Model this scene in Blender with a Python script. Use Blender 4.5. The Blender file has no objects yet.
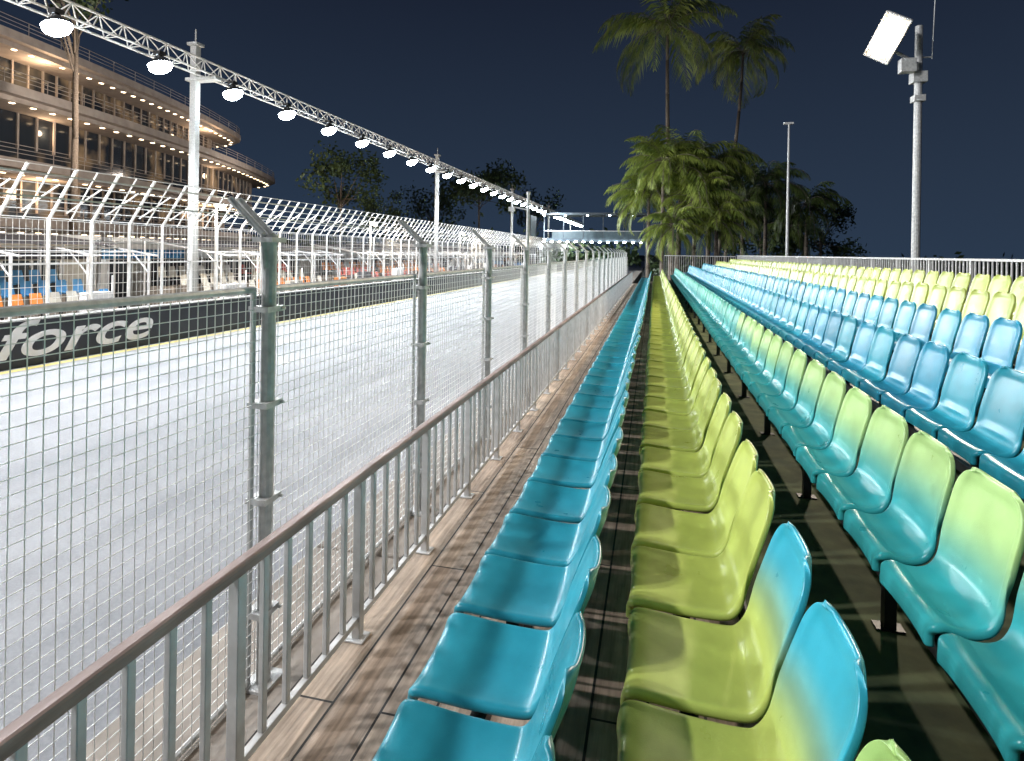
import bpy, math, random
from mathutils import Vector, Matrix
random.seed(7)
scene = bpy.context.scene
scene.view_settings.view_transform = 'Standard'
scene.view_settings.look = 'None'
scene.view_settings.exposure = 0
COL = scene.collection
A = math.radians(13.4); SA, CA = math.sin(A), math.cos(A); F = 600.0; EYE = 3.0
def RD(u, D):
    """survey bearing + distance -> world XY"""
    R = (u-512)/F*D
    return (R*CA - D*SA, R*SA + D*CA)

# ------------------------------------------------------------------ materials
def newmat(name):
    m = bpy.data.materials.new(name); m.use_nodes = True
    nt = m.node_tree; b = nt.nodes['Principled BSDF']
    return m, nt, b
def noise_mat(name, c1, c2, scale=5, rough=0.6, metal=0.0, bump=0.1, vec_scale=(1,1,1), detail=6, spec=0.5):
    m, nt, b = newmat(name)
    tc = nt.nodes.new('ShaderNodeTexCoord'); mp = nt.nodes.new('ShaderNodeMapping')
    mp.inputs['Scale'].default_value = vec_scale
    nt.links.new(tc.outputs['Object'], mp.inputs['Vector'])
    n = nt.nodes.new('ShaderNodeTexNoise'); n.inputs['Scale'].default_value = scale; n.inputs['Detail'].default_value = detail
    nt.links.new(mp.outputs[0], n.inputs['Vector'])
    r = nt.nodes.new('ShaderNodeValToRGB'); r.color_ramp.elements[0].position = .3; r.color_ramp.elements[1].position = .7
    r.color_ramp.elements[0].color = (*c1, 1); r.color_ramp.elements[1].color = (*c2, 1)
    nt.links.new(n.outputs['Fac'], r.inputs[0]); nt.links.new(r.outputs[0], b.inputs['Base Color'])
    b.inputs['Roughness'].default_value = rough; b.inputs['Metallic'].default_value = metal
    b.inputs['Specular IOR Level'].default_value = spec
    if bump:
        bp = nt.nodes.new('ShaderNodeBump'); bp.inputs['Strength'].default_value = bump; bp.inputs['Distance'].default_value = .02
        nt.links.new(n.outputs['Fac'], bp.inputs['Height']); nt.links.new(bp.outputs[0], b.inputs['Normal'])
    return m
def emit_mat(name, c, s):
    m, nt, b = newmat(name)
    b.inputs['Base Color'].default_value = (*c, 1)
    b.inputs['Emission Color'].default_value = (*c, 1); b.inputs['Emission Strength'].default_value = s
    m.cycles.emission_sampling = 'NONE'
    return m

def seat_mat(name, cbot, ctop=None, z0=0.0, z1=0.4):
    m, nt, b = newmat(name)
    L = nt.links.new
    tc = nt.nodes.new('ShaderNodeTexCoord'); sep = nt.nodes.new('ShaderNodeSeparateXYZ')
    L(tc.outputs['Object'], sep.inputs[0])
    oi = nt.nodes.new('ShaderNodeObjectInfo')
    ns = nt.nodes.new('ShaderNodeTexNoise'); ns.inputs['Scale'].default_value = 7; ns.inputs['Detail'].default_value = 8; ns.noise_dimensions = '4D'
    wm = nt.nodes.new('ShaderNodeMath'); wm.operation = 'MULTIPLY'; wm.inputs[1].default_value = 50
    L(oi.outputs['Random'], wm.inputs[0]); L(wm.outputs[0], ns.inputs['W']); L(tc.outputs['Object'], ns.inputs['Vector'])
    mix = nt.nodes.new('ShaderNodeMixRGB')
    mix.inputs[1].default_value = (*cbot, 1); mix.inputs[2].default_value = (*(ctop or cbot), 1)
    if ctop:
        rj = nt.nodes.new('ShaderNodeMath'); rj.operation = 'MULTIPLY_ADD'; rj.inputs[1].default_value = .10; rj.inputs[2].default_value = -.05
        L(oi.outputs['Random'], rj.inputs[0])
        ad = nt.nodes.new('ShaderNodeMath'); ad.operation = 'ADD'; L(sep.outputs['Z'], ad.inputs[0]); L(rj.outputs[0], ad.inputs[1])
        mr = nt.nodes.new('ShaderNodeMapRange'); mr.interpolation_type = 'SMOOTHSTEP'
        mr.inputs['From Min'].default_value = z0; mr.inputs['From Max'].default_value = z1
        L(ad.outputs[0], mr.inputs['Value']); L(mr.outputs[0], mix.inputs[0])
    else:
        mix.inputs[0].default_value = 0
    hsv = nt.nodes.new('ShaderNodeHueSaturation')
    vm = nt.nodes.new('ShaderNodeMapRange'); vm.inputs['To Min'].default_value = .88; vm.inputs['To Max'].default_value = 1.08
    L(oi.outputs['Random'], vm.inputs['Value'])
    nm = nt.nodes.new('ShaderNodeMapRange'); nm.inputs['From Min'].default_value = .3; nm.inputs['From Max'].default_value = .7
    nm.inputs['To Min'].default_value = .84; nm.inputs['To Max'].default_value = 1.07
    L(ns.outputs['Fac'], nm.inputs['Value'])
    mm = nt.nodes.new('ShaderNodeMath'); mm.operation = 'MULTIPLY'; L(vm.outputs[0], mm.inputs[0]); L(nm.outputs[0], mm.inputs[1])
    L(mm.outputs[0], hsv.inputs['Value']); L(mix.outputs[0], hsv.inputs['Color'])
    L(hsv.outputs[0], b.inputs['Base Color'])
    rr = nt.nodes.new('ShaderNodeMapRange'); rr.inputs['To Min'].default_value = .18; rr.inputs['To Max'].default_value = .46
    L(ns.outputs['Fac'], rr.inputs['Value']); L(rr.outputs[0], b.inputs['Roughness'])
    n2 = nt.nodes.new('ShaderNodeTexNoise'); n2.inputs['Scale'].default_value = 260; L(tc.outputs['Object'], n2.inputs['Vector'])
    bp = nt.nodes.new('ShaderNodeBump'); bp.inputs['Strength'].default_value = .15; bp.inputs['Distance'].default_value = .003
    L(n2.outputs['Fac'], bp.inputs['Height']); L(bp.outputs[0], b.inputs['Normal'])
    return m

BLUE = (.022, .28, .36); BLUE2 = (.022, .245, .36); LIME = (.43, .50, .11); GRN = (.38, .57, .21); AQUA = (.035, .37, .39)
M_seat = {
 'blue': seat_mat('seat_plastic_blue', BLUE),
 'deep': seat_mat('seat_plastic_deep_blue', BLUE2),
 'lime': seat_mat('seat_plastic_lime', LIME),
 'limeblue': seat_mat('seat_plastic_lime_to_blue', LIME, (.03, .34, .44), .08, .36),
 'limegreen': seat_mat('seat_plastic_lime_to_green', LIME, (.33, .52, .16), .08, .36),
 'aquagreen': seat_mat('seat_plastic_aqua_to_green', AQUA, GRN, .04, .34),
 'aqua': seat_mat('seat_plastic_aqua', AQUA, (.12, .46, .36), .0, .4),
}
M_galv = noise_mat('galvanised_steel', (.38,.38,.37), (.60,.60,.58), 22, .5, .1, .08)
M_wire = noise_mat('fence_wire', (.78,.77,.74), (.9,.89,.86), 12, .45, .1, 0)
M_rail = noise_mat('handrail_weathered', (.17,.105,.085), (.42,.31,.27), 14, .5, .1, .15, (1,.15,1))
M_bal = noise_mat('painted_steel_grey', (.50,.49,.47), (.68,.67,.65), 10, .5, .05, .05)
M_dark = noise_mat('dark_steel', (.02,.02,.022), (.05,.05,.05), 10, .5, .4, .05)
M_conc = noise_mat('concrete', (.20,.17,.14), (.36,.31,.26), 3, .85, 0, .3)
M_ground = noise_mat('ground_dark', (.012,.014,.010), (.035,.035,.028), .6, .95, 0, .3)
M_navy = noise_mat('banner_vinyl', (.012,.014,.02), (.022,.025,.035), 2, .4, 0, 0)
M_white = noise_mat('white_vinyl', (.75,.75,.75), (.85,.85,.85), 4, .5, 0, 0)
M_yellow = noise_mat('yellow_paint', (.42,.33,.08), (.55,.45,.14), 6, .6, 0, .05)
M_trunk = noise_mat('palm_bark', (.09,.07,.05), (.24,.20,.16), 9, .9, 0, .6, (1,1,4))
M_leaf = noise_mat('palm_leaf_lit', (.06,.11,.015), (.34,.40,.07), 1.0, .5, 0, 0)  # lamplight on the palms put into a brighter leaf colour
M_leafm = noise_mat('palm_leaf_less_lit', (.03,.06,.012), (.15,.21,.04), 1.0, .5, 0, 0)  # same leaf, darker: the less lit right-hand group, shade put into colour
M_leaf2 = noise_mat('tree_leaf', (.014,.03,.012), (.07,.11,.03), 1.0, .6, 0, 0)
M_lamp = emit_mat('led_face', (.82,.93,1.0), 80)
M_lampw = emit_mat('flood_face', (1.0,.80,.58), 80)
M_warm = emit_mat('warm_downlight', (1.0,.76,.48), 8)
M_slab = noise_mat('hotel_slab_render', (.33,.29,.26), (.45,.40,.36), 1.5, .8, 0, 0)

def track_material():
    m, nt, b = newmat('race_track_surface'); L = nt.links.new
    tc = nt.nodes.new('ShaderNodeTexCoord')
    mp = nt.nodes.new('ShaderNodeMapping'); mp.inputs['Scale'].default_value = (1.3,.035,1)
    L(tc.outputs['Object'], mp.inputs[0])
    n1 = nt.nodes.new('ShaderNodeTexNoise'); n1.inputs['Scale'].default_value = 1.2; n1.inputs['Detail'].default_value = 7; L(mp.outputs[0], n1.inputs['Vector'])
    n2 = nt.nodes.new('ShaderNodeTexNoise'); n2.inputs['Scale'].default_value = .35; n2.inputs['Detail'].default_value = 8; L(tc.outputs['Object'], n2.inputs['Vector'])
    n3 = nt.nodes.new('ShaderNodeTexNoise'); n3.inputs['Scale'].default_value = 30; n3.inputs['Detail'].default_value = 7; L(tc.outputs['Object'], n3.inputs['Vector'])
    a = nt.nodes.new('ShaderNodeMath'); a.operation = 'ADD'; L(n1.outputs['Fac'], a.inputs[0]); L(n2.outputs['Fac'], a.inputs[1])
    c = nt.nodes.new('ShaderNodeMath'); c.operation = 'MULTIPLY_ADD'; c.inputs[1].default_value = .6; L(n3.outputs['Fac'], c.inputs[0]); L(a.outputs[0], c.inputs[2])
    r = nt.nodes.new('ShaderNodeValToRGB')
    mr = nt.nodes.new('ShaderNodeMapRange'); mr.inputs['From Min'].default_value = .95; mr.inputs['From Max'].default_value = 1.65
    L(c.outputs[0], mr.inputs['Value']); L(mr.outputs[0], r.inputs[0])
    r.color_ramp.elements[0].position = .1; r.color_ramp.elements[1].position = .9
    r.color_ramp.elements[0].color = (.15,.155,.165,1); r.color_ramp.elements[1].color = (.29,.29,.30,1)
    L(r.outputs[0], b.inputs['Base Color']); b.inputs['Roughness'].default_value = .8
    bp = nt.nodes.new('ShaderNodeBump'); bp.inputs['Strength'].default_value = .3; bp.inputs['Distance'].default_value = .01
    L(n3.outputs['Fac'], bp.inputs['Height']); L(bp.outputs[0], b.inputs['Normal'])
    return m
M_track = track_material()

def deck_material(name, c1, c2):
    m, nt, b = newmat(name); L = nt.links.new
    tc = nt.nodes.new('ShaderNodeTexCoord')
    mp = nt.nodes.new('ShaderNodeMapping'); mp.inputs['Rotation'].default_value = (0,0,math.radians(90))
    L(tc.outputs['Object'], mp.inputs[0])
    br = nt.nodes.new('ShaderNodeTexBrick'); L(mp.outputs[0], br.inputs['Vector'])
    br.inputs['Scale'].default_value = 1; br.inputs['Brick Width'].default_value = 2.4; br.inputs['Row Height'].default_value = .225
    br.inputs['Mortar Size'].default_value = .006; br.inputs['Bias'].default_value = 0
    br.inputs['Color1'].default_value = (*c1,1); br.inputs['Color2'].default_value = (*c2,1); br.inputs['Mortar'].default_value = (.015,.012,.01,1)
    mp2 = nt.nodes.new('ShaderNodeMapping'); mp2.inputs['Scale'].default_value = (14,.8,1); L(tc.outputs['Object'], mp2.inputs[0])
    g = nt.nodes.new('ShaderNodeTexNoise'); g.inputs['Scale'].default_value = 3; g.inputs['Detail'].default_value = 8; L(mp2.outputs[0], g.inputs['Vector'])
    st = nt.nodes.new('ShaderNodeTexNoise'); st.inputs['Scale'].default_value = 2.3; st.inputs['Detail'].default_value = 10; st.inputs['Roughness'].default_value=.65; L(tc.outputs['Object'], st.inputs['Vector'])
    ml = nt.nodes.new('ShaderNodeMath'); ml.operation = 'MULTIPLY'; L(g.outputs['Fac'], ml.inputs[0]); L(st.outputs['Fac'], ml.inputs[1])
    mr = nt.nodes.new('ShaderNodeMapRange'); mr.inputs['From Min'].default_value = .12; mr.inputs['From Max'].default_value = .38; mr.inputs['To Min'].default_value = .45; mr.inputs['To Max'].default_value = 1.3
    L(ml.outputs[0], mr.inputs['Value'])
    mx = nt.nodes.new('ShaderNodeMixRGB'); mx.blend_type = 'MULTIPLY'; mx.inputs[0].default_value = 1
    L(br.outputs['Color'], mx.inputs[1]); L(mr.outputs[0], mx.inputs[2]); L(mx.outputs[0], b.inputs['Base Color'])
    b.inputs['Roughness'].default_value = .75
    bp = nt.nodes.new('ShaderNodeBump'); bp.inputs['Strength'].default_value = .4; bp.inputs['Distance'].default_value = .01
    L(g.outputs['Fac'], bp.inputs['Height']); L(bp.outputs[0], b.inputs['Normal'])
    return m
M_deck = deck_material('deck_boards', (.37,.28,.21), (.47,.37,.28)); M_deckd = deck_material('deck_boards_dark', (.38,.27,.20), (.46,.34,.26))
M_mat = noise_mat('deck_matting_green', (.025,.040,.015), (.13,.15,.065), 3.5, .9, 0, .4, detail=12)

# ------------------------------------------------------------------ mesh builder
class MB:
    def __init__(s): s.v=[]; s.f=[]; s.m=[]
    def quad(s, pts, mi=0):
        n=len(s.v); s.v+= [tuple(p) for p in pts]; s.f.append(tuple(range(n,n+len(pts)))); s.m.append(mi)
    def box(s, x0,x1,y0,y1,z0,z1, mi=0):
        n=len(s.v)
        s.v += [(x0,y0,z0),(x1,y0,z0),(x1,y1,z0),(x0,y1,z0),(x0,y0,z1),(x1,y0,z1),(x1,y1,z1),(x0,y1,z1)]
        for q in ((0,3,2,1),(4,5,6,7),(0,1,5,4),(1,2,6,5),(2,3,7,6),(3,0,4,7)):
            s.f.append(tuple(n+i for i in q)); s.m.append(mi)
    def tube(s, a, b, r, k=8, mi=0, r2=None, cap=True):
        a=Vector(a); b=Vector(b); d=(b-a)
        if d.length<1e-6: return
        d.normalize(); u=d.orthogonal().normalized(); w=d.cross(u); r2=r if r2 is None else r2
        n=len(s.v)
        for (p,rr) in ((a,r),(b,r2)):
            for i in range(k):
                t=2*math.pi*i/k; s.v.append(tuple(p+u*math.cos(t)*rr+w*math.sin(t)*rr))
        for i in range(k):
            j=(i+1)%k; s.f.append((n+i,n+j,n+k+j,n+k+i)); s.m.append(mi)
        if cap:
            s.f.append(tuple(n+i for i in reversed(range(k)))); s.m.append(mi)
            s.f.append(tuple(n+k+i for i in range(k))); s.m.append(mi)
    def path(s, pts, rs, k=8, mi=0):
        for i in range(len(pts)-1): s.tube(pts[i],pts[i+1],rs[i],k,mi,rs[i+1])
    def obj(s, name, mats, parent=None, smooth=False, bevel=0):
        me=bpy.data.meshes.new(name); me.from_pydata(s.v,[],s.f); me.update()
        for m in mats: me.materials.append(m)
        me.polygons.foreach_set('material_index', s.m)
        if smooth: me.polygons.foreach_set('use_smooth',[True]*len(s.f))
        o=bpy.data.objects.new(name,me); COL.objects.link(o)
        if parent: o.parent=parent
        if bevel:
            md=o.modifiers.new('bevel','BEVEL'); md.width=bevel; md.segments=2; md.limit_method='ANGLE'
        return o
def empty(name):
    e=bpy.data.objects.new(name,None); COL.objects.link(e); e.empty_display_size=.2; return e

# ------------------------------------------------------------------ seats
PITCH=.51; Y0=1.94; YEND=40.0
def catmull(P, n):
    out=[]; Q=[P[0]]+P+[P[-1]]; segs=len(P)-1
    for k in range(n):
        t=k/(n-1)*segs; i=min(int(t),segs-1); t-=i
        p0,p1,p2,p3=[Vector(q) for q in Q[i:i+4]]
        out.append(.5*((2*p1)+(-p0+p2)*t+(2*p0-5*p1+4*p2-p3)*t*t+(-p0+3*p1-3*p2+p3)*t**3))
    return out
def seat_mesh(name, depth, lean):
    d=depth; L=lean; q=d+.018
    P=[(0,-.085),(0,-.045),(.012,-.010),(.045,.002),(.05+.25*(d-.12),-.004),(.05+.6*(d-.12),-.012),(d-.055,-.013),(d-.012,.006),(q,.055),(q+.17*L,.13),(q+.42*L,.23),(q+.66*L,.32),(q+.84*L,.385),(q+1.0*L,.445)]
    pts=catmull(P,46); M=len(pts)
    arc=[0]
    for i in range(1,M): arc.append(arc[-1]+(pts[i]-pts[i-1]).length)
    tot=arc[-1]
    T=[-1,-.985,-.95,-.9,-.84,-.79,-.6,-.3,0,.3,.6,.79,.84,.9,.95,.985,1]
    v=[];f=[]
    for i,p in enumerate(pts):
        a=pts[max(i-1,0)]; b=pts[min(i+1,M-1)]; dd=(b-a).normalized(); n=Vector((-dd[1],dd[0]))
        frac=arc[i]/tot
        w=.243-.016*frac
        dt=tot-arc[i]; r=.125
        if dt<r: w=w-r*.92+.92*math.sqrt(max(r*r-(r-dt)**2,0))
        db=max(arc[i]-.05,0)
        if db<.036: w=w-.021*(1-db/.036)**2
        back = p[1]>.045
        skirt = 1-min(1,max(0,(p[1]-.0)/.16)) if p[0]>d*.5 else 1
        for t in T:
            at=abs(t)
            off=.009*min(at/.9,1)**4
            if at>.94: off-= skirt*(.032 if at==1 else (.010 if at>.98 else .001))
            if at<.80 and dt>.05 and back and p[1]>.10: off-=.006
            off-=(.015 if back else .004)*(1-t*t)
            v.append((p[0]+n[0]*off, t*w, p[1]+n[1]*off + (-.012*at**3 if i==M-1 else 0)))
    m=len(T)
    for i in range(M-1):
        for j in range(m-1):
            f.append((i*m+j,i*m+j+1,(i+1)*m+j+1,(i+1)*m+j))
    me=bpy.data.meshes.new(name); me.from_pydata(v,[],f); me.update()
    o=bpy.data.objects.new('tmp',me); COL.objects.link(o)
    s=o.modifiers.new('s','SOLIDIFY'); s.thickness=.020
    nz=me.polygons[(m-1)*16+8].normal
    s.offset = -1 if nz.z>0 else 1
    ss=o.modifiers.new('ss','SUBSURF'); ss.levels=1; ss.render_levels=1
    dg=bpy.context.evaluated_depsgraph_get(); r=bpy.data.meshes.new_from_object(o.evaluated_get(dg))
    bpy.data.objects.remove(o)
    r.name=name
    r.polygons.foreach_set('use_smooth',[True]*len(r.polygons))
    return r
bases={'long':seat_mesh('seat_shell',.415,.125),'deep':seat_mesh('seat_shell_deep',.465,.145),'short':seat_mesh('seat_shell_short',.20,.095)}
meshes={}
def seat_data(kind, form):
    key=(kind,form)
    if key not in meshes:
        me=bases[form].copy(); me.materials.clear(); me.materials.append(M_seat[kind]); meshes[key]=me
    return meshes[key]
def bracket_mesh():
    b=MB()
    b.box(-.02,.10,-.03,.03,-.085,-.062); b.box(.03,.09,-.02,.02,-.17,-.085)
    me=bpy.data.meshes.new('bracket'); me.from_pydata(b.v,[],b.f); me.materials.append(M_dark); return me
BR=bracket_mesh()
STEP=.15
def seat_row(k):
    form = {0:'deep',1:'long'}.get(k,'short'); short=k>=2
    deck=1.0+STEP*k
    fx = {0:-.835,1:-.08,2:.95}.get(k, .53+.8*(k-1)-.33)
    row=empty('stadium_seat_row')
    yph={0:1.96,1:Y0,2:2.36}.get(k, 1.9+.17*k)
    n=-7
    while True:
        yc=yph+PITCH*(n+.5)
        n+=1
        if yc>YEND-(0 if k<2 else 1.0): break
        i=n-1
        if k==0: kind='blue'
        elif k==1: kind='limeblue' if i in (-1,0) else ('limegreen' if i<-1 else 'lime')
        elif k==2: kind='aquagreen' if yc<9.5 else 'aqua'
        elif k in (3,4): kind='deep' if random.random()<.5 else 'blue'
        else: kind='lime'
        o=bpy.data.objects.new('seat',seat_data(kind,form)); COL.objects.link(o); o.parent=row
        o.location=(fx+random.uniform(-.005,.005),yc+random.uniform(-.004,.004),deck+.45+random.uniform(-.003,.003)-(.03 if k==2 else 0))
        o.rotation_euler=(random.uniform(-.006,.006),random.uniform(-.022,.022),random.uniform(-.015,.015))
        if yc<18:
            q=bpy.data.objects.new('bracket',BR); COL.objects.link(q); q.parent=row; q.location=(fx+(.16 if not short else .06),yc,deck+.445-(.03 if k==2 else 0))
    b=MB(); bx=fx+(.22 if not short else .12)
    b.box(bx-.03,bx+.03,-2,YEND,deck+.21,deck+.27)
    y=-1.5
    while y<YEND:
        b.box(bx-.025,bx+.025,y-.025,y+.025,deck+.008,deck+.21); b.box(bx-.06,bx+.06,y-.035,y+.035,deck+.001,deck+.008)
        y+=1.53
    b.obj('seat_beam',[M_dark],row)
for k in range(7): seat_row(k)

# ------------------------------------------------------------------ grandstand platform
gs=empty('grandstand_platform')
xs=[-1.58]+[-.34+.8*(k-1) for k in range(1,7)]+[5.25]
for k in range(7):
    z=1.0+STEP*k; b=MB()
    b.box(xs[k]+.002,xs[k+1],-4,YEND+1.5,z-.06,z)
    b.box(xs[k]+.004,xs[k]+.05,-4,YEND+1.5,0,z-.062)
    b.obj('deck_step',[M_deck if k==0 else (M_deckd if k==1 else M_mat)],gs)
b=MB()
for k in range(1,7):
    b.box(xs[k]-.012,xs[k]+.0,-4,YEND+1.5,1.0+STEP*k-.03,1.0+STEP*k+.004)
b.obj('step_nosing',[M_dark],gs)

# front railing
b=MB(); RX=-1.46; zt=1.845
rail=empty('front_railing')
t=MB(); t.box(RX-.028,RX+.028,-3,YEND+1,zt-.035,zt+.012); t.obj('handrail',[M_rail],rail,bevel=.012)
b.box(RX-.015,RX+.015,-3,YEND+1,1.09,1.12)
y=-2.75; 
while y<YEND+1:
    b.box(RX-.022,RX+.022,y-.024,y+.024,1.004,zt-.036); b.box(RX-.05,RX+.05,y-.05,y+.05,1.001,1.010)
    for i in range(1,6):
        yy=y+.93*i/6; b.box(RX-.011,RX+.011,yy-.015,yy+.015,1.121,zt-.036)
    y+=.93
b.obj('balusters',[M_bal],rail,bevel=.003)

# rear railing
b=MB(); RX2=5.15; zb=1.0+STEP*6
b.box(RX2-.025,RX2+.025,-3,YEND+1,zb+1.07,zb+1.11); b.box(RX2-.015,RX2+.015,-3,YEND+1,zb+.09,zb+.12)
y=-2.5; i=0
while y<YEND+1:
    w=.022 if i%12==0 else .010
    b.box(RX2-w,RX2+w,y-w,y+w,zb+(.001 if i%12==0 else .121),zb+1.068); y+=.13; i+=1
b.obj('rear_railing',[M_bal])
b=MB(); b.box(.6,5.1,YEND+1.2,YEND+1.25,zb+1.0,zb+1.05)
x=.6
while x<5.1: b.box(x-.01,x+.01,YEND+1.215,YEND+1.235,1.6,zb+.999); x+=.14
b.obj('end_railing',[M_bal])

# ------------------------------------------------------------------ trackside
b=MB(); b.quad([(-900,-300,0),(900,-300,0),(900,1500,0),(-900,1500,0)]); b.obj('ground',[M_ground])
b=MB(); b.quad([(-14.9,-60,.004),(-2.4,-60,.004),(-2.4,260,.004),(-14.9,260,.004)]); b.obj('race_track',[M_track])
b=MB(); b.quad([(-14.8,-60,.008),(-14.55,-60,.008),(-14.55,260,.008),(-14.8,260,.008)]); b.obj('track_edge_line',[M_yellow])
b=MB()
y=-8
while y<80:
    b.box(-2.42,-1.62,y+.01,y+3.99,0,.8); y+=4
b.obj('concrete_barrier',[M_conc],bevel=.02)

# near debris fence
def near_fence():
    e=empty('debris_fence'); FX=-1.93; S=2.07
    top=2.77; bot=.82
    w=MB()
    y=-1.0; ph=0
    while y<44:
        ph+=1
        w.tube((FX+.004*math.sin(ph*.9),y,bot),(FX,y+random.uniform(-.002,.002),top),.0024 if y<10 else .003,3,0,cap=False); y+=.052 if y<12 else .104
    z=bot
    while z<top:
        w.tube((FX+.003,-1,z),(FX+.003,44,z),.0022,3,0,cap=False); z+=.052
    w.obj('mesh_panel',[M_wire],e)
    p=MB(); c=MB()
    y1=(3.05-1.93*SA)/CA
    ys=[y1+S*i for i in range(-2,20)]
    for i,yy in enumerate(ys):
        p.tube((FX+.03,yy,.8),(FX+.03,yy,3.07),.036,14)
        for dy in (-.035,.035):
            p.path([(FX+.03,yy+dy,2.9),(FX+.015,yy+dy,3.07),(FX-.18,yy+dy,3.25)],[.016]*3,8)
        p.box(FX-.03,FX+.085,yy-.06,yy+.06,3.03,3.055)
        p.box(FX-.04,FX+.10,yy-.09,yy+.09,.801,.815)
        p.tube((FX-.02,yy-.055,bot),(FX-.02,yy-.055,top+.03),.015,8)
        p.tube((FX-.02,yy+.055,bot),(FX-.02,yy+.055,top+.03),.015,8)
        p.tube((FX-.02,yy+.055,top+.02),(FX-.02,yy+S-.055,top+.02),.017,8)
        p.tube((FX-.02,yy+.055,bot+.01),(FX-.02,yy+S-.055,bot+.01),.015,8)
        for zz in (1.15,1.72,2.2,2.68):
            c.box(FX-.04,FX+.072,yy-.066,yy+.066,zz,zz+.028)
            c.tube((FX+.07,yy+.05,zz+.014),(FX+.09,yy+.05,zz+.014),.008,6)
    for (dx,zz) in ((-.17,3.25),(-.08,3.16)):
        p.tube((FX+dx,-1,zz),(FX+dx,42,zz),.004,4)
    p.obj('fence_post',[M_galv],e); c.obj('clamp',[M_galv],e)
near_fence()
b=MB(); yy=(9.9-1.95*SA)/CA
b.path([(-2.05,yy,.8),(-2.05,yy,3.0),(-2.05,yy,3.95)],[.032,.027,.022],10); b.tube((-2.05,yy,3.95),(-2.05,yy,4.0),.03,10); b.tube((-2.05,yy,3.7),(-2.3,yy,3.75),.012,6); b.box(-2.38,-2.28,yy-.03,yy+.03,3.68,3.75); b.obj('cctv_mast',[M_galv])

# far banner barrier
b=MB(); b.box(-15.3,-15.0,-40,200,0,1.12); b.box(-15.32,-14.98,-40,200,1.121,1.16,1)
b.obj('banner_barrier',[M_navy,M_galv])
cu=bpy.data.curves.new('banner_text','FONT'); cu.body='force'; cu.size=1.25; cu.shear=.35; cu.extrude=.004; cu.offset=.018
to=bpy.data.objects.new('banner_lettering',cu); COL.objects.link(to); cu.materials.append(M_white)
to.rotation_euler=(math.pi/2,0,math.pi/2); to.location=(-14.99,10.75,.25); to.scale=(1.7,1.0,1)

def far_fence():
    e=empty('catch_fence')
    b=MB(); X=-15.5
    y=-10
    while y<110:
        b.tube((X,y,0),(X,y,3.7),.045,6)
        b.tube((X,y,3.65),(X+.9,y,4.95),.04,6)
        b.tube((X-.9,y,3.9),(X+.1,y+.2,4.6),.025,5)
        b.tube((X,y+.6,3.65),(X+.9,y+.6,4.95),.022,5)
        y+=1.25
    for s in range(7):
        t=s/6; b.tube((X+.9*t,-10,3.7+1.25*t),(X+.9*t,110,3.7+1.25*t),.016,4)
    for z in (1.3,1.6,1.9,2.2,2.5,2.8,3.1,3.4,3.65): b.tube((X,-10,z),(X,110,z),.010 if z!=2.5 else .035,4)
    b.obj('frame',[M_wire],e)
    w=MB(); y=-2
    while y<60:
        w.tube((X,y,1.12),(X,y,3.65),.007,3,cap=False); y+=.16
    w.obj('mesh',[M_wire],e)
far_fence()

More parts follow.
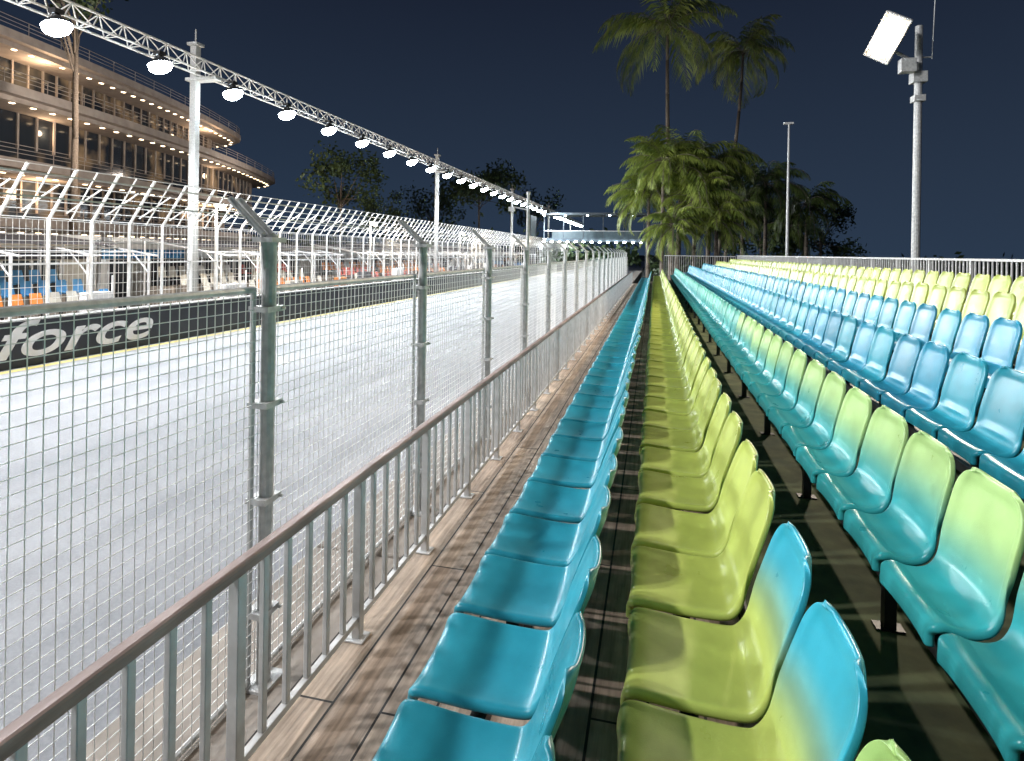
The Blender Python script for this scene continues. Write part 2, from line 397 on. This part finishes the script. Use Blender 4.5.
def hospitality():
    cols=[((.6,.2,.03),'orange'),((.03,.2,.42),'blue'),((.7,.7,.7),'white'),((.4,.07,.05),'red'),((.03,.03,.04),'black'),((.45,.42,.36),'cream')]
    ms=[noise_mat('vinyl_'+n,tuple(x*.7 for x in c),c,3,.7,0,0) for c,n in cols]
    mg,nt,bb=newmat('suite_glass'); bb.inputs['Base Color'].default_value=(.03,.035,.04,1); bb.inputs['Roughness'].default_value=.12
    r=MB(); r.quad([(-40,-30,.004),(-15.4,-30,.004),(-15.4,120,.004),(-40,120,.004)]); r.obj('service_road',[M_conc])
    rnd=random.Random(11); y=-2
    while y<95:
        L=rnd.choice([4.8,6.2,7.4]); H=rnd.uniform(2.9,3.4); x0,x1=-26,-22.2-rnd.uniform(0,.8)
        e=empty('hospitality_suite'); b=MB(); body=rnd.choice([2,5,5])
        b.box(x0,x1-.1,y,y+L,0,H,body); b.box(x0,x1+.5,y-.05,y+L+.05,H+.001,H+.18,2)
        k=y+.35
        while k<y+L-1.0:
            b.box(x1-.098,x1-.06,k,k+.95,.5 if rnd.random()<.6 else .05,2.4,6 if rnd.random()<.75 else 5); b.box(x1-.098,x1-.03,k-.07,k-.005,0,2.4,2); k+=1.08
        b.box(x1-.098,x1-.02,y,y+L,2.45,2.85,rnd.choice([2,5,4,1]))
        for q in range(3): b.box(x1+.42,x1+.48,y+.1+q*(L-.3)/2,y+.16+q*(L-.3)/2,0,H,2)
        b.obj('suite_body',ms+[mg],e,bevel=.015); y+=L+rnd.choice([.3,.3,2.4])
    # low covered stand: canopy frames over three shallow tiers of mixed seats
    y=-2
    while y<85:
        e=empty('covered_stand'); b=MB(); L=9.0; x0,x1=-20.4,-16.9
        for t in range(3): b.box(x1-1.1*(t+1),x1-1.1*t-.003,y,y+L,0,.75+.3*t,7)
        n=0; yy=y
        while yy<=y+L+.01:
            b.tube((x1+.15,yy,0),(x1+.15,yy,2.75),.04,6,2); b.tube((x0,yy,0),(x0,yy,3.25),.04,6,2); b.tube((x1+.5,yy,2.68),(x0-.2,yy,3.28),.035,6,2)
            b.tube((x1+.15,yy,2.1),(x1-.6,yy,2.85),.022,5,2); yy+=2.25
        for s in range(6):
            f=s/5; b.tube((x1+.5-f*(x1+.5-x0+.2),y,2.70+.6*f),(x1+.5-f*(x1+.5-x0+.2),y+L,2.70+.6*f),.02,5,2)
        b.quad([(x1-1.0,y,3.02),(x1-1.0,y+L,3.02),(x0-.2,y+L,3.33),(x0-.2,y,3.33)],4)
        m=rnd.choice([0,1,5])
        for t in range(3):
            q=y+.3
            while q<y+L-.3:
                if rnd.random()<.10: m=rnd.choice([0,1,2,5,3,4,4])
                if rnd.random()<.8:
                    x=x1-.5-1.1*t; z=.75+.3*t; b.box(x-.2,x+.2,q-.2,q+.2,z+.38,z+.42,m); b.quad([(x-.2,q-.2,z+.42),(x-.2,q+.2,z+.42),(x-.29,q+.17,z+.82),(x-.29,q-.17,z+.82)],m); b.box(x-.03,x+.03,q-.03,q+.03,z+.001,z+.379,4)
                q+=.56
        b.obj('stand_body',ms+[mg,M_conc],e); y+=L+rnd.choice([1.0,3.5])
    y=1; b=MB()
    while y<70:
        w=rnd.uniform(.5,1.3); m=rnd.choice([0,1,2,4,5,2]); b.box(-16.3,-16.0,y,y+w,0.0,rnd.uniform(1.35,1.9),m); b.tube((-16.1,y+w+.1,0),(-16.1,y+w+.1,2.1),.03,6,2); y+=w+rnd.uniform(1.5,5)
    b.obj('equipment_crates',ms,None,bevel=.03)
    for yy in (8.3,20,33,50,70):  # added lamps that brighten the area behind the far fence
        e=empty('added_fill_lamp')
        la=bpy.data.lights.new('lamp_light','POINT'); la.energy=900; la.color=(1,.88,.72); la.shadow_soft_size=.3
        lo=bpy.data.objects.new('lamp_light',la); COL.objects.link(lo); lo.parent=e; lo.location=(-16.3,yy,4.3)
        k=MB(); k.tube((-16.6,yy,0),(-16.6,yy,4.6),.05,8); k.box(-16.65,-16.2,yy-.08,yy+.08,4.6,4.68); k.tube((-16.3,yy,4.44),(-16.3,yy,4.595),.12,12,1,.07); k.obj('lamp_post',[M_galv,M_lampw],e)
hospitality()

# ------------------------------------------------------------------ lighting truss
TX=-15.2; TZ=EYE+5.95
def truss():
    e=empty('lighting_truss'); b=MB()
    h=.5
    ch=[(TX-.25,TZ),(TX+.25,TZ),(TX,TZ+h)]
    for (x,z) in ch: b.tube((x,-10,z),(x,130,z),.038,6)
    y=-10
    while y<130:
        s=.8
        for c in (0,1):
            b.tube((ch[c][0],y,TZ),(ch[2][0],y+s/2,TZ+h),.018,4,cap=False); b.tube((ch[2][0],y+s/2,TZ+h),(ch[c][0],y+s,TZ),.018,4,cap=False)
        b.tube((ch[0][0],y,TZ),(ch[1][0],y,TZ),.014,4,cap=False); y+=s
    b.obj('truss_frame',[M_wire],e)
    for y in (-6,17.9,42,66,90,114):
        p=MB(); p.box(TX-.72,TX-.48,y-.12,y+.12,0,TZ+1.1); p.box(TX-.85,TX+.4,y-.2,y+.2,TZ-.15,TZ-.04); p.box(TX-.8,TX-.4,y-.2,y+.2,TZ+1.1,TZ+1.2)
        p.tube((TX-.6,y,TZ+1.2),(TX-.6,y,TZ+1.7),.03,6)
        p.obj('truss_mast',[M_galv],e,bevel=.02)
    l=MB(); y=2.3; n=0; sc=.82
    while y<125:
        x=TX+.4; z=TZ-.42; K=14
        base=len(l.v)
        for (rr,dz) in [(.10,.30),(.13,.22),(.30,.12),(.42,.0)]:
            rr*=sc
            for i in range(K):
                t=2*math.pi*i/K; l.v.append((x+rr*math.cos(t)+.10*(.3-dz), y+rr*math.sin(t), z+dz+rr*math.cos(t)*.25))
        for a in range(3):
            for i in range(K):
                j=(i+1)%K; l.f.append((base+a*K+i,base+a*K+j,base+(a+1)*K+j,base+(a+1)*K+i)); l.m.append(0)
        b0=len(l.v)
        for (rr,dz) in ((.41,-.004),(.35,-.16),(.17,-.27)):
            rr*=sc; dz*=sc
            for i in range(K):
                t=2*math.pi*i/K; l.v.append((x+rr*math.cos(t)+.03, y+rr*math.sin(t), z+dz+rr*math.cos(t)*.25))
        for a in range(2):
            for i in range(K):
                j=(i+1)%K; l.f.append((b0+a*K+i,b0+a*K+j,b0+(a+1)*K+j,b0+(a+1)*K+i)); l.m.append(1)
        l.f.append(tuple(b0+2*K+i for i in range(K))); l.m.append(1)
        l.tube((x,y,z+.3),(x-.2,y,TZ),.035,6,0); l.box(x-.12,x+.12,y-.12,y+.12,z+.31,z+.42,0)
        if (n<20 and n%2==0) or n in (24,30):
            la=bpy.data.lights.new('led_lamp','SPOT'); la.energy=(3000 if n<5 else (4200 if n<20 else 10000)); la.color=(.88,.94,1.0); la.spot_size=math.radians(165); la.spot_blend=.5; la.shadow_soft_size=.25
            lo=bpy.data.objects.new('led_lamp',la); COL.objects.link(lo); lo.parent=e; lo.location=(x+.2,y,z-.32)
            d=Vector((6.0,0,-8.0)); lo.rotation_euler=d.to_track_quat('-Z','Y').to_euler()
        y+=3.25; n+=1
    l.obj('led_floodlight',[M_dark,M_lamp],e)
truss()

# ------------------------------------------------------------------ flood pole / added fill tower
def flood_head(e, loc, d, energy, scale=(1,1,1), roll=0, soft=.3, col=(1,.86,.7), mat=None):
    h=MB()
    h.v+=[(-.42,-.36,0),(.42,-.36,0),(.42,.36,0),(-.42,.36,0),(-.2,-.2,.28),(.2,-.2,.28),(.2,.2,.28),(-.2,.2,.28)]
    for q in ((4,5,6,7),(0,1,5,4),(1,2,6,5),(2,3,7,6),(3,0,4,7)): h.f.append(q); h.m.append(0)
    h.box(-.12,.12,-.12,.12,.281,.44,0)
    for i in range(5): h.box(-.18+.08*i,-.165+.08*i,-.19,.19,.285,.36,0)
    K=8
    def P(i,j):
        a=-1+2*i/K; c=-1+2*j/K
        # rounded-rectangle domed lens
        x=.37*a*math.sqrt(1-.28*c*c); y=.32*c*math.sqrt(1-.28*a*a); s=(1-a*a)*(1-c*c); return (x,y,-.004-.14*s)
    for i in range(K):
        for j in range(K): h.quad([P(i,j),P(i,j+1),P(i+1,j+1),P(i+1,j)],1)
    h.box(-.45,-.422,-.38,.38,-.05,.03); h.box(.422,.45,-.38,.38,-.05,.03); h.box(-.42,.42,-.385,-.362,-.05,.03); h.box(-.42,.42,.362,.385,-.05,.03)
    h.box(-.42,.42,-.36,.36,-.0035,-.001,0)
    ho=h.obj('flood_head',[M_galv,mat or M_lampw],e); ho.location=loc; ho.scale=scale
    d=Vector(d).normalized(); qq=d.to_track_quat('-Z','Y') @ Matrix.Rotation(roll,3,'Z').to_quaternion()
    ho.rotation_euler=qq.to_euler()
    la=bpy.data.lights.new('flood_lamp','SPOT'); la.energy=energy; la.color=col; la.spot_size=math.radians(150); la.spot_blend=.6; la.shadow_soft_size=soft
    lo=bpy.data.objects.new('flood_lamp',la); COL.objects.link(lo); lo.parent=e; lo.location=Vector(loc)+d*.28; lo.rotation_euler=ho.rotation_euler
def flood():
    e=empty('floodlight_pole'); D=14.2; X=6.0; Y=(D+X*SA)/CA
    p=MB(); p.path([(X,Y,0),(X,Y,4),(X,Y,8.5)],[.10,.09,.08],14)
    p.box(X-.15,X+.15,Y-.14,Y+.14,7.15,7.40); p.box(X-.12,X+.12,Y-.13,Y+.13,6.7,6.85)
    p.tube((X,Y,7.6),(X-.55,Y-.2,7.85),.04,8); p.tube((X+.28,Y,7.7),(X+.34,Y,9.6),.012,5); p.tube((X,Y,7.75),(X+.28,Y,7.75),.02,5)
    p.box(X-.46,X-.14,Y-.28,Y-.06,7.36,7.68)
    p.obj('pole',[M_galv],e,bevel=.01)
    flood_head(e,(X-.78,Y-.35,8.15),(-.62,-.68,-.38),3800,(.68,1.4,1),math.radians(38))
flood()
def tower():
    e=empty('added_fill_tower'); X,Y,H=-19.0,-5.0,19.0  # added tower out of frame, there only to light the seats evenly
    p=MB()
    for dx,dy in ((-.5,-.5),(.5,-.5),(.5,.5),(-.5,.5)): p.tube((X+dx,Y+dy,0),(X+dx*.5,Y+dy*.5,H),.07,8)
    z=0
    while z<H-1:
        s=1-.5*z/H; s2=1-.5*(z+1.2)/H
        for a,c in (((-.5,-.5),(.5,-.5)),((.5,-.5),(.5,.5)),((.5,.5),(-.5,.5)),((-.5,.5),(-.5,-.5))):
            p.tube((X+a[0]*s,Y+a[1]*s,z),(X+c[0]*s2,Y+c[1]*s2,z+1.2),.03,5)
        z+=1.2
    p.box(X-.3,X+.3,Y-2.2,Y+2.2,H,H+.15); p.obj('lattice',[M_galv],e)
    for i,dy in enumerate((-1.6,1.6)):
        flood_head(e,(X+.5,Y+dy,H+.6),(19,7,-17),12500,(1.2,1.2,1.2),0,.45,(.97,.97,1.0),M_lamp)
tower()
def street_lamp(u,D,ztop):
    x,y=RD(u,D); e=empty('street_lamp'); b=MB()
    b.path([(x,y,0),(x,y,ztop*.5),(x,y,ztop)],[.09,.07,.045],10); b.obj('pole',[M_galv],e)
    h=MB(); h.box(x-.25,x+.2,y-.1,y+.1,ztop,ztop+.09)
    h.obj('lamp_head',[M_bal],e)
street_lamp(787,30,9.6)

# ------------------------------------------------------------------ palms & trees
def palm(u, D, zc, R, nf=20, lean=(0,0), rt=.2, droop=1.0, mat=M_leaf, seed=0, els=(75,60,45,30,15,0,-20)):
    rnd=random.Random(seed*31+5)
    x,y=RD(u,D); e=empty('palm_tree')
    t=MB(); N=8; pts=[];rs=[]
    for i in range(N+1):
        s=i/N; pts.append((x-lean[0]*(1-s)**1.6, y-lean[1]*(1-s)**1.6, s*zc)); rs.append(rt*(1.25-.6*s)+(.08 if i==0 else 0))
    t.path(pts,rs,9); t.obj('trunk',[M_trunk],e,smooth=True)
    l=MB(); C=Vector((x,y,zc))
    for k in range(nf):
        az=2*math.pi*(k*.381966)+rnd.uniform(-.2,.2); el=math.radians(rnd.choice(els)+rnd.uniform(-8,8))
        Lf=R*rnd.uniform(.8,1.2); seg=14; p=C.copy(); dirh=Vector((math.cos(az),math.sin(az),0)); side=Vector((-math.sin(az),math.cos(az),0))
        a=el; tw=rnd.uniform(-.3,.3)
        for s in range(seg):
            f=s/seg; a-= droop*(.06+.13*f); d=dirh*math.cos(a)+side*tw*f*.5+Vector((0,0,math.sin(a))); d.normalize(); nx=p+d*Lf/seg
            l.tube(p,nx,.03*(1-f)+.008,4,1,cap=False)
            if s>1:
                for q in range(3):
                    pp=p.lerp(nx,q/3+.1); ll=Lf*.24*math.sin(math.pi*min(1,f*.85+.17))*rnd.uniform(.75,1.2)+.05
                    for sg in (-1,1):
                        v=(side*sg*.8+d*.6+Vector((0,0,-.15-rnd.uniform(0,.7)))).normalized()
                        tip=pp+v*ll+Vector((0,0,-ll*.25)); mid=pp+v*ll*.5+Vector((0,0,ll*.04)); wv=d*.036*R/3
                        l.quad([pp-wv*.6,mid-wv,tip,mid+wv],0)
            p=nx
    l.obj('fronds',[mat,M_trunk],e)
palm(664,46,EYE+17.4,5.6,28,(-.6,0),.17,1.0,seed=1,els=(75,60,45,30,15,0,-10))
palm(740,58,EYE+19.6,5.6,26,(2.6,0),.18,1.2,mat=M_leaf,seed=2)
palm(680,44,EYE+6.2,4.8,46,(.3,0),.2,1.0,seed=3)
palm(648,46,EYE+4.4,3.8,38,(0,0),.14,1.1,seed=4)
palm(708,46,EYE+6.8,4.2,40,(0,0),.16,1.1,seed=5)
palm(716,43,EYE+2.5,3.4,38,(0,0),.16,1.0,seed=6)
palm(765,50,EYE+6.0,4.2,34,(0,0),.16,1.1,mat=M_leafm,seed=7)
palm(742,52,EYE+4.2,3.8,36,(0,0),.16,1.0,mat=M_leafm,seed=8)
palm(806,55,EYE+4.8,3.8,32,(0,0),.16,1.1,mat=M_leafm,seed=9)
palm(672,41,EYE+1.9,2.8,36,(0,0),.14,1.0,seed=10)
palm(694,43,EYE+3.9,3.4,36,(0,0),.14,1.0,seed=13)
palm(662,43,EYE+6.6,3.4,30,(0,0),.14,1.0,seed=14)
palm(788,58,EYE+3.0,3.8,32,(0,0),.16,1.1,mat=M_leafm,seed=12)

def tree(u,D,zc,R,n=1400,seed=0,name='broadleaf_tree'):
    rnd=random.Random(seed); x,y=RD(u,D); e=empty(name)
    t=MB(); t.path([(x,y,0),(x+.1,y,zc*.5),(x,y,zc)],[.22,.16,.10],8)
    l=MB(); lobes=[]
    for i in range(11):
        a=rnd.uniform(0,6.28); r=R*rnd.uniform(.25,.8); c=Vector((x+math.cos(a)*r,y+math.sin(a)*r,zc+rnd.uniform(-.45,.6)*R)); lobes.append((c,R*rnd.uniform(.22,.42)))
        t.tube((x,y,zc*rnd.uniform(.7,.9)),c,.06,5,0,.02)
    for i in range(n):
        c,r=rnd.choice(lobes); d=Vector((rnd.gauss(0,1),rnd.gauss(0,1),rnd.gauss(0,.8))).normalized()*r*rnd.uniform(.4,1.15)
        p=c+d; s=R*.045*rnd.uniform(.6,1.5); a=Vector((rnd.gauss(0,1),rnd.gauss(0,1),rnd.gauss(0,1))).normalized(); q=a.orthogonal().normalized()
        l.quad([p-a*s,p+q*s*.5,p+a*s,p-q*s*.5])
    t.obj('trunk',[M_trunk],e,smooth=True); l.obj('crown',[M_leaf2],e)
tree(340,75,EYE+8,5.5,1800,1); tree(478,95,EYE+10,7,2200,2); tree(430,110,EYE+7,6,1400,3); tree(535,120,EYE+8,6,1400,4)
tree(72,34,EYE+15.0,3.8,1800,6); tree(820,62,EYE+2.5,4.5,2200,9); tree(760,60,EYE+2.5,4.5,2200,14); tree(385,80,EYE+5,4,1300,10); tree(725,62,EYE+6,4.5,2200,15)
b=MB()
rnd=random.Random(3)
for i in range(6000):
    u=rnd.uniform(-60,640); D=rnd.uniform(95,120); x,y=RD(u,D); z=abs(rnd.gauss(0,1))*2.2+1; s=rnd.uniform(.3,.7)
    a=Vector((rnd.gauss(0,1),rnd.gauss(0,1),rnd.gauss(0,1))).normalized(); q=a.orthogonal().normalized(); p=Vector((x,y,z))
    b.quad([p-a*s,p+q*s*.6,p+a*s,p-q*s*.6])
for i in range(5000):
    u=rnd.uniform(650,1150); D=rnd.uniform(70,90); x,y=RD(u,D); z=abs(rnd.gauss(0,1))*1.0+.4; s=rnd.uniform(.2,.5)
    a=Vector((rnd.gauss(0,1),rnd.gauss(0,1),rnd.gauss(0,1))).normalized(); q=a.orthogonal().normalized(); p=Vector((x,y,z))
    b.quad([p-a*s,p+q*s*.6,p+a*s,p-q*s*.6])
b.obj('distant_foliage',[M_leaf2])

# ------------------------------------------------------------------ curved hotel
def hotel():
    e=empty('terraced_hotel')
    mglass,nt,bb=newmat('hotel_glazing'); bb.inputs['Base Color'].default_value=(.02,.025,.03,1); bb.inputs['Roughness'].default_value=.1
    mglass.cycles.emission_sampling='NONE'
    tc=nt.nodes.new('ShaderNodeTexCoord'); br=nt.nodes.new('ShaderNodeTexNoise'); br.inputs['Scale'].default_value=.35; br.inputs['Detail'].default_value=3
    nt.links.new(tc.outputs['Object'],br.inputs['Vector']); rp=nt.nodes.new('ShaderNodeValToRGB'); rp.color_ramp.elements[0].position=.52; rp.color_ramp.elements[1].position=.7
    rp.color_ramp.elements[0].color=(.006,.007,.010,1); rp.color_ramp.elements[1].color=(.32,.20,.10,1)
    nt.links.new(br.outputs['Fac'],rp.inputs[0]); nt.links.new(rp.outputs[0],bb.inputs['Emission Color']); bb.inputs['Emission Strength'].default_value=.7
    def xf(y): t=(y-28)/33; return -38.5-8.9*t*(.55+.45*t)
    def outline(off, yend):
        pts=[]; N=26; y0=-5
        for i in range(N+1):
            y=y0+(yend-y0)*i/N; pts.append(Vector((xf(y)-off,y)))
        d=(pts[-1]-pts[-2]).normalized(); nrm=Vector((-d.y,d.x)); r=6.5-off*.5
        c=pts[-1]+nrm*r
        for k in range(1,13):
            a=math.pi*k/12; pts.append(c - nrm*r*math.cos(a)+d*r*math.sin(a))
        pts.append(Vector((pts[-1].x-6,y0)))
        return pts
    def slab(m, pts, z0, z1, mi=0):
        n=len(m.v); k=len(pts)
        for z in (z0,z1):
            for p in pts: m.v.append((p.x,p.y,z))
        m.f.append(tuple(n+i for i in range(k))[::-1]); m.m.append(mi); m.f.append(tuple(n+k+i for i in range(k))); m.m.append(mi)
        for i in range(k):
            j=(i+1)%k; m.f.append((n+i,n+j,n+k+j,n+k+i)); m.m.append(mi)
    levels=[(EYE+13.2,60,0),(EYE+9.3,70,-2.0),(EYE+5.2,62,-1.0),(EYE+1.6,62,-1.0)]
    s=MB(); g=MB(); dl=MB()
    for i,(z,ye,off) in enumerate(levels):
        o=outline(off,ye); slab(s,o,z-.55,z); slab(s,outline(off+.6,ye-.3),z-.85,z-.552)
        for hh in (.35,.6,.85):
            for a,c in zip(o[:-2],o[1:-1]): s.tube((a.x-.2,a.y,z+hh),(c.x-.2,c.y,z+hh),.025,4,cap=False)
        for a in o[:-2]: s.tube((a.x-.2,a.y,z),(a.x-.2,a.y,z+.87),.025,4)
        slab(g,outline(off+3.2,ye-2),levels[i+1][0] +.002 if i<3 else 0.01,z-.852)
        gi=outline(off+3.1,ye-2)
        for q in range(0,len(gi)-2):
            a,c=gi[q],gi[q+1]
            for t in (0,.5):
                p=a.lerp(c,t); s.box(p.x-.06,p.x+.06,p.y-.06,p.y+.06,z-3.1,z-.855)
        oi=outline(off+1.0,ye-.6)
        for q in range(0,len(oi)-2):
            a,c=oi[q],oi[q+1]; L=(c-a).length; m=max(1,int(L/1.2))
            for t in range(m):
                p=a.lerp(c,t/m); dl.box(p.x-.10,p.x+.10,p.y-.12,p.y+.12,z-.89,z-.853)
    s.obj('slabs',[M_slab],e); g.obj('glazing',[mglass],e); dl.obj('downlights',[M_warm],e)
    for (yy,z,en) in [(y,z,en) for z,en in ((EYE+13.2,300),(EYE+9.3,300),(EYE+5.2,300)) for y in (32,54)]:
        la=bpy.data.lights.new('terrace_lamp','POINT'); la.energy=en; la.color=(1,.68,.42); la.shadow_soft_size=.4
        lo=bpy.data.objects.new('terrace_lamp',la); COL.objects.link(lo); lo.parent=e; lo.location=(xf(yy)-1.2,yy,z-1.8)
    for yy in (28,56):  # added fill lights in mid-air, no fixture; they brighten the slab fronts
        la=bpy.data.lights.new('facade_fill','POINT'); la.energy=2000; la.color=(1,.84,.72); la.shadow_soft_size=.4
        lo=bpy.data.objects.new('facade_fill',la); COL.objects.link(lo); lo.parent=e; lo.location=(xf(yy)+10,yy,EYE+7)
hotel()

# ------------------------------------------------------------------ footbridge at far end
def bridge():
    e=empty('pedestrian_bridge'); b=MB(); Y=82
    b.box(-15,-1.5,Y,Y+4,EYE+1.6,EYE+2.0,0); b.box(-15.5,.2,Y-.5,Y+4.5,EYE+5.2,EYE+5.5,0)
    x=-15
    while x<-1: b.box(x-.06,x+.06,Y,Y+.15,EYE+2.0,EYE+5.2,0); x+=2.7
    b.box(-15,-1.5,Y-.05,Y,EYE+3.0,EYE+3.08,1)
    b.box(-17.5,-16.9,Y,Y+4,0,EYE+5.2,0); b.box(-1.3,-.7,Y,Y+4,0,EYE+5.2,0)
    x=-15
    while x<-1: b.box(x-.16,x+.16,Y-.3,Y-.1,EYE+1.45,EYE+1.59,3); x+=1.1
    x=-15
    while x<-1: b.box(x-.1,x+.1,Y-.3,Y-.1,EYE+5.08,EYE+5.19,3); x+=3.0
    b.box(-14.5,-2,Y+3.5,Y+3.6,EYE+2.0,EYE+3.2,2)
    b.obj('bridge_body',[noise_mat('bridge_grey',(.02,.03,.04),(.05,.065,.075),2,.5,0,0),M_bal,noise_mat('bridge_panel',(.03,.05,.06),(.05,.08,.09),2,.5,0,0),M_lamp],e)
bridge()

# ------------------------------------------------------------------ world
w=bpy.data.worlds.new('World'); scene.world=w; w.use_nodes=True; nt=w.node_tree
bg=nt.nodes['Background']; out=nt.nodes['World Output']
sky=nt.nodes.new('ShaderNodeTexSky'); sky.sky_type='NISHITA'; sky.sun_disc=False; sky.sun_elevation=math.radians(-4); sky.sun_rotation=math.radians(120)
nt.links.new(sky.outputs[0],bg.inputs['Color']); bg.inputs['Strength'].default_value=.05
tc=nt.nodes.new('ShaderNodeTexCoord'); sp=nt.nodes.new('ShaderNodeSeparateXYZ'); nt.links.new(tc.outputs['Generated'],sp.inputs[0])
rp=nt.nodes.new('ShaderNodeValToRGB'); nt.links.new(sp.outputs['Z'],rp.inputs[0])
rp.color_ramp.elements[0].position=0; rp.color_ramp.elements[0].color=(.024,.042,.075,1)
rp.color_ramp.elements[1].position=.42; rp.color_ramp.elements[1].color=(.009,.014,.029,1)
b2=nt.nodes.new('ShaderNodeBackground'); nt.links.new(rp.outputs[0],b2.inputs['Color']); b2.inputs['Strength'].default_value=1
ad=nt.nodes.new('ShaderNodeAddShader'); nt.links.new(bg.outputs[0],ad.inputs[0]); nt.links.new(b2.outputs[0],ad.inputs[1]); nt.links.new(ad.outputs[0],out.inputs['Surface'])

# ------------------------------------------------------------------ camera
cam=bpy.data.cameras.new('Camera'); co=bpy.data.objects.new('Camera',cam); COL.objects.link(co); scene.camera=co
cam.sensor_width=36; cam.lens=36*F/1024; cam.shift_y=-(380.5-252)/1024; cam.clip_end=3000; cam.clip_start=.02
fwd=Vector((-SA,CA,0)); right=Vector((CA,SA,0)); up=Vector((0,0,1)); r=math.radians(.9)
up2=up*math.cos(r)-right*math.sin(r); right2=fwd.cross(up2)
m=Matrix((( right2.x,up2.x,-fwd.x,0),(right2.y,up2.y,-fwd.y,0),(right2.z,up2.z,-fwd.z,EYE),(0,0,0,1)))
co.matrix_world=m
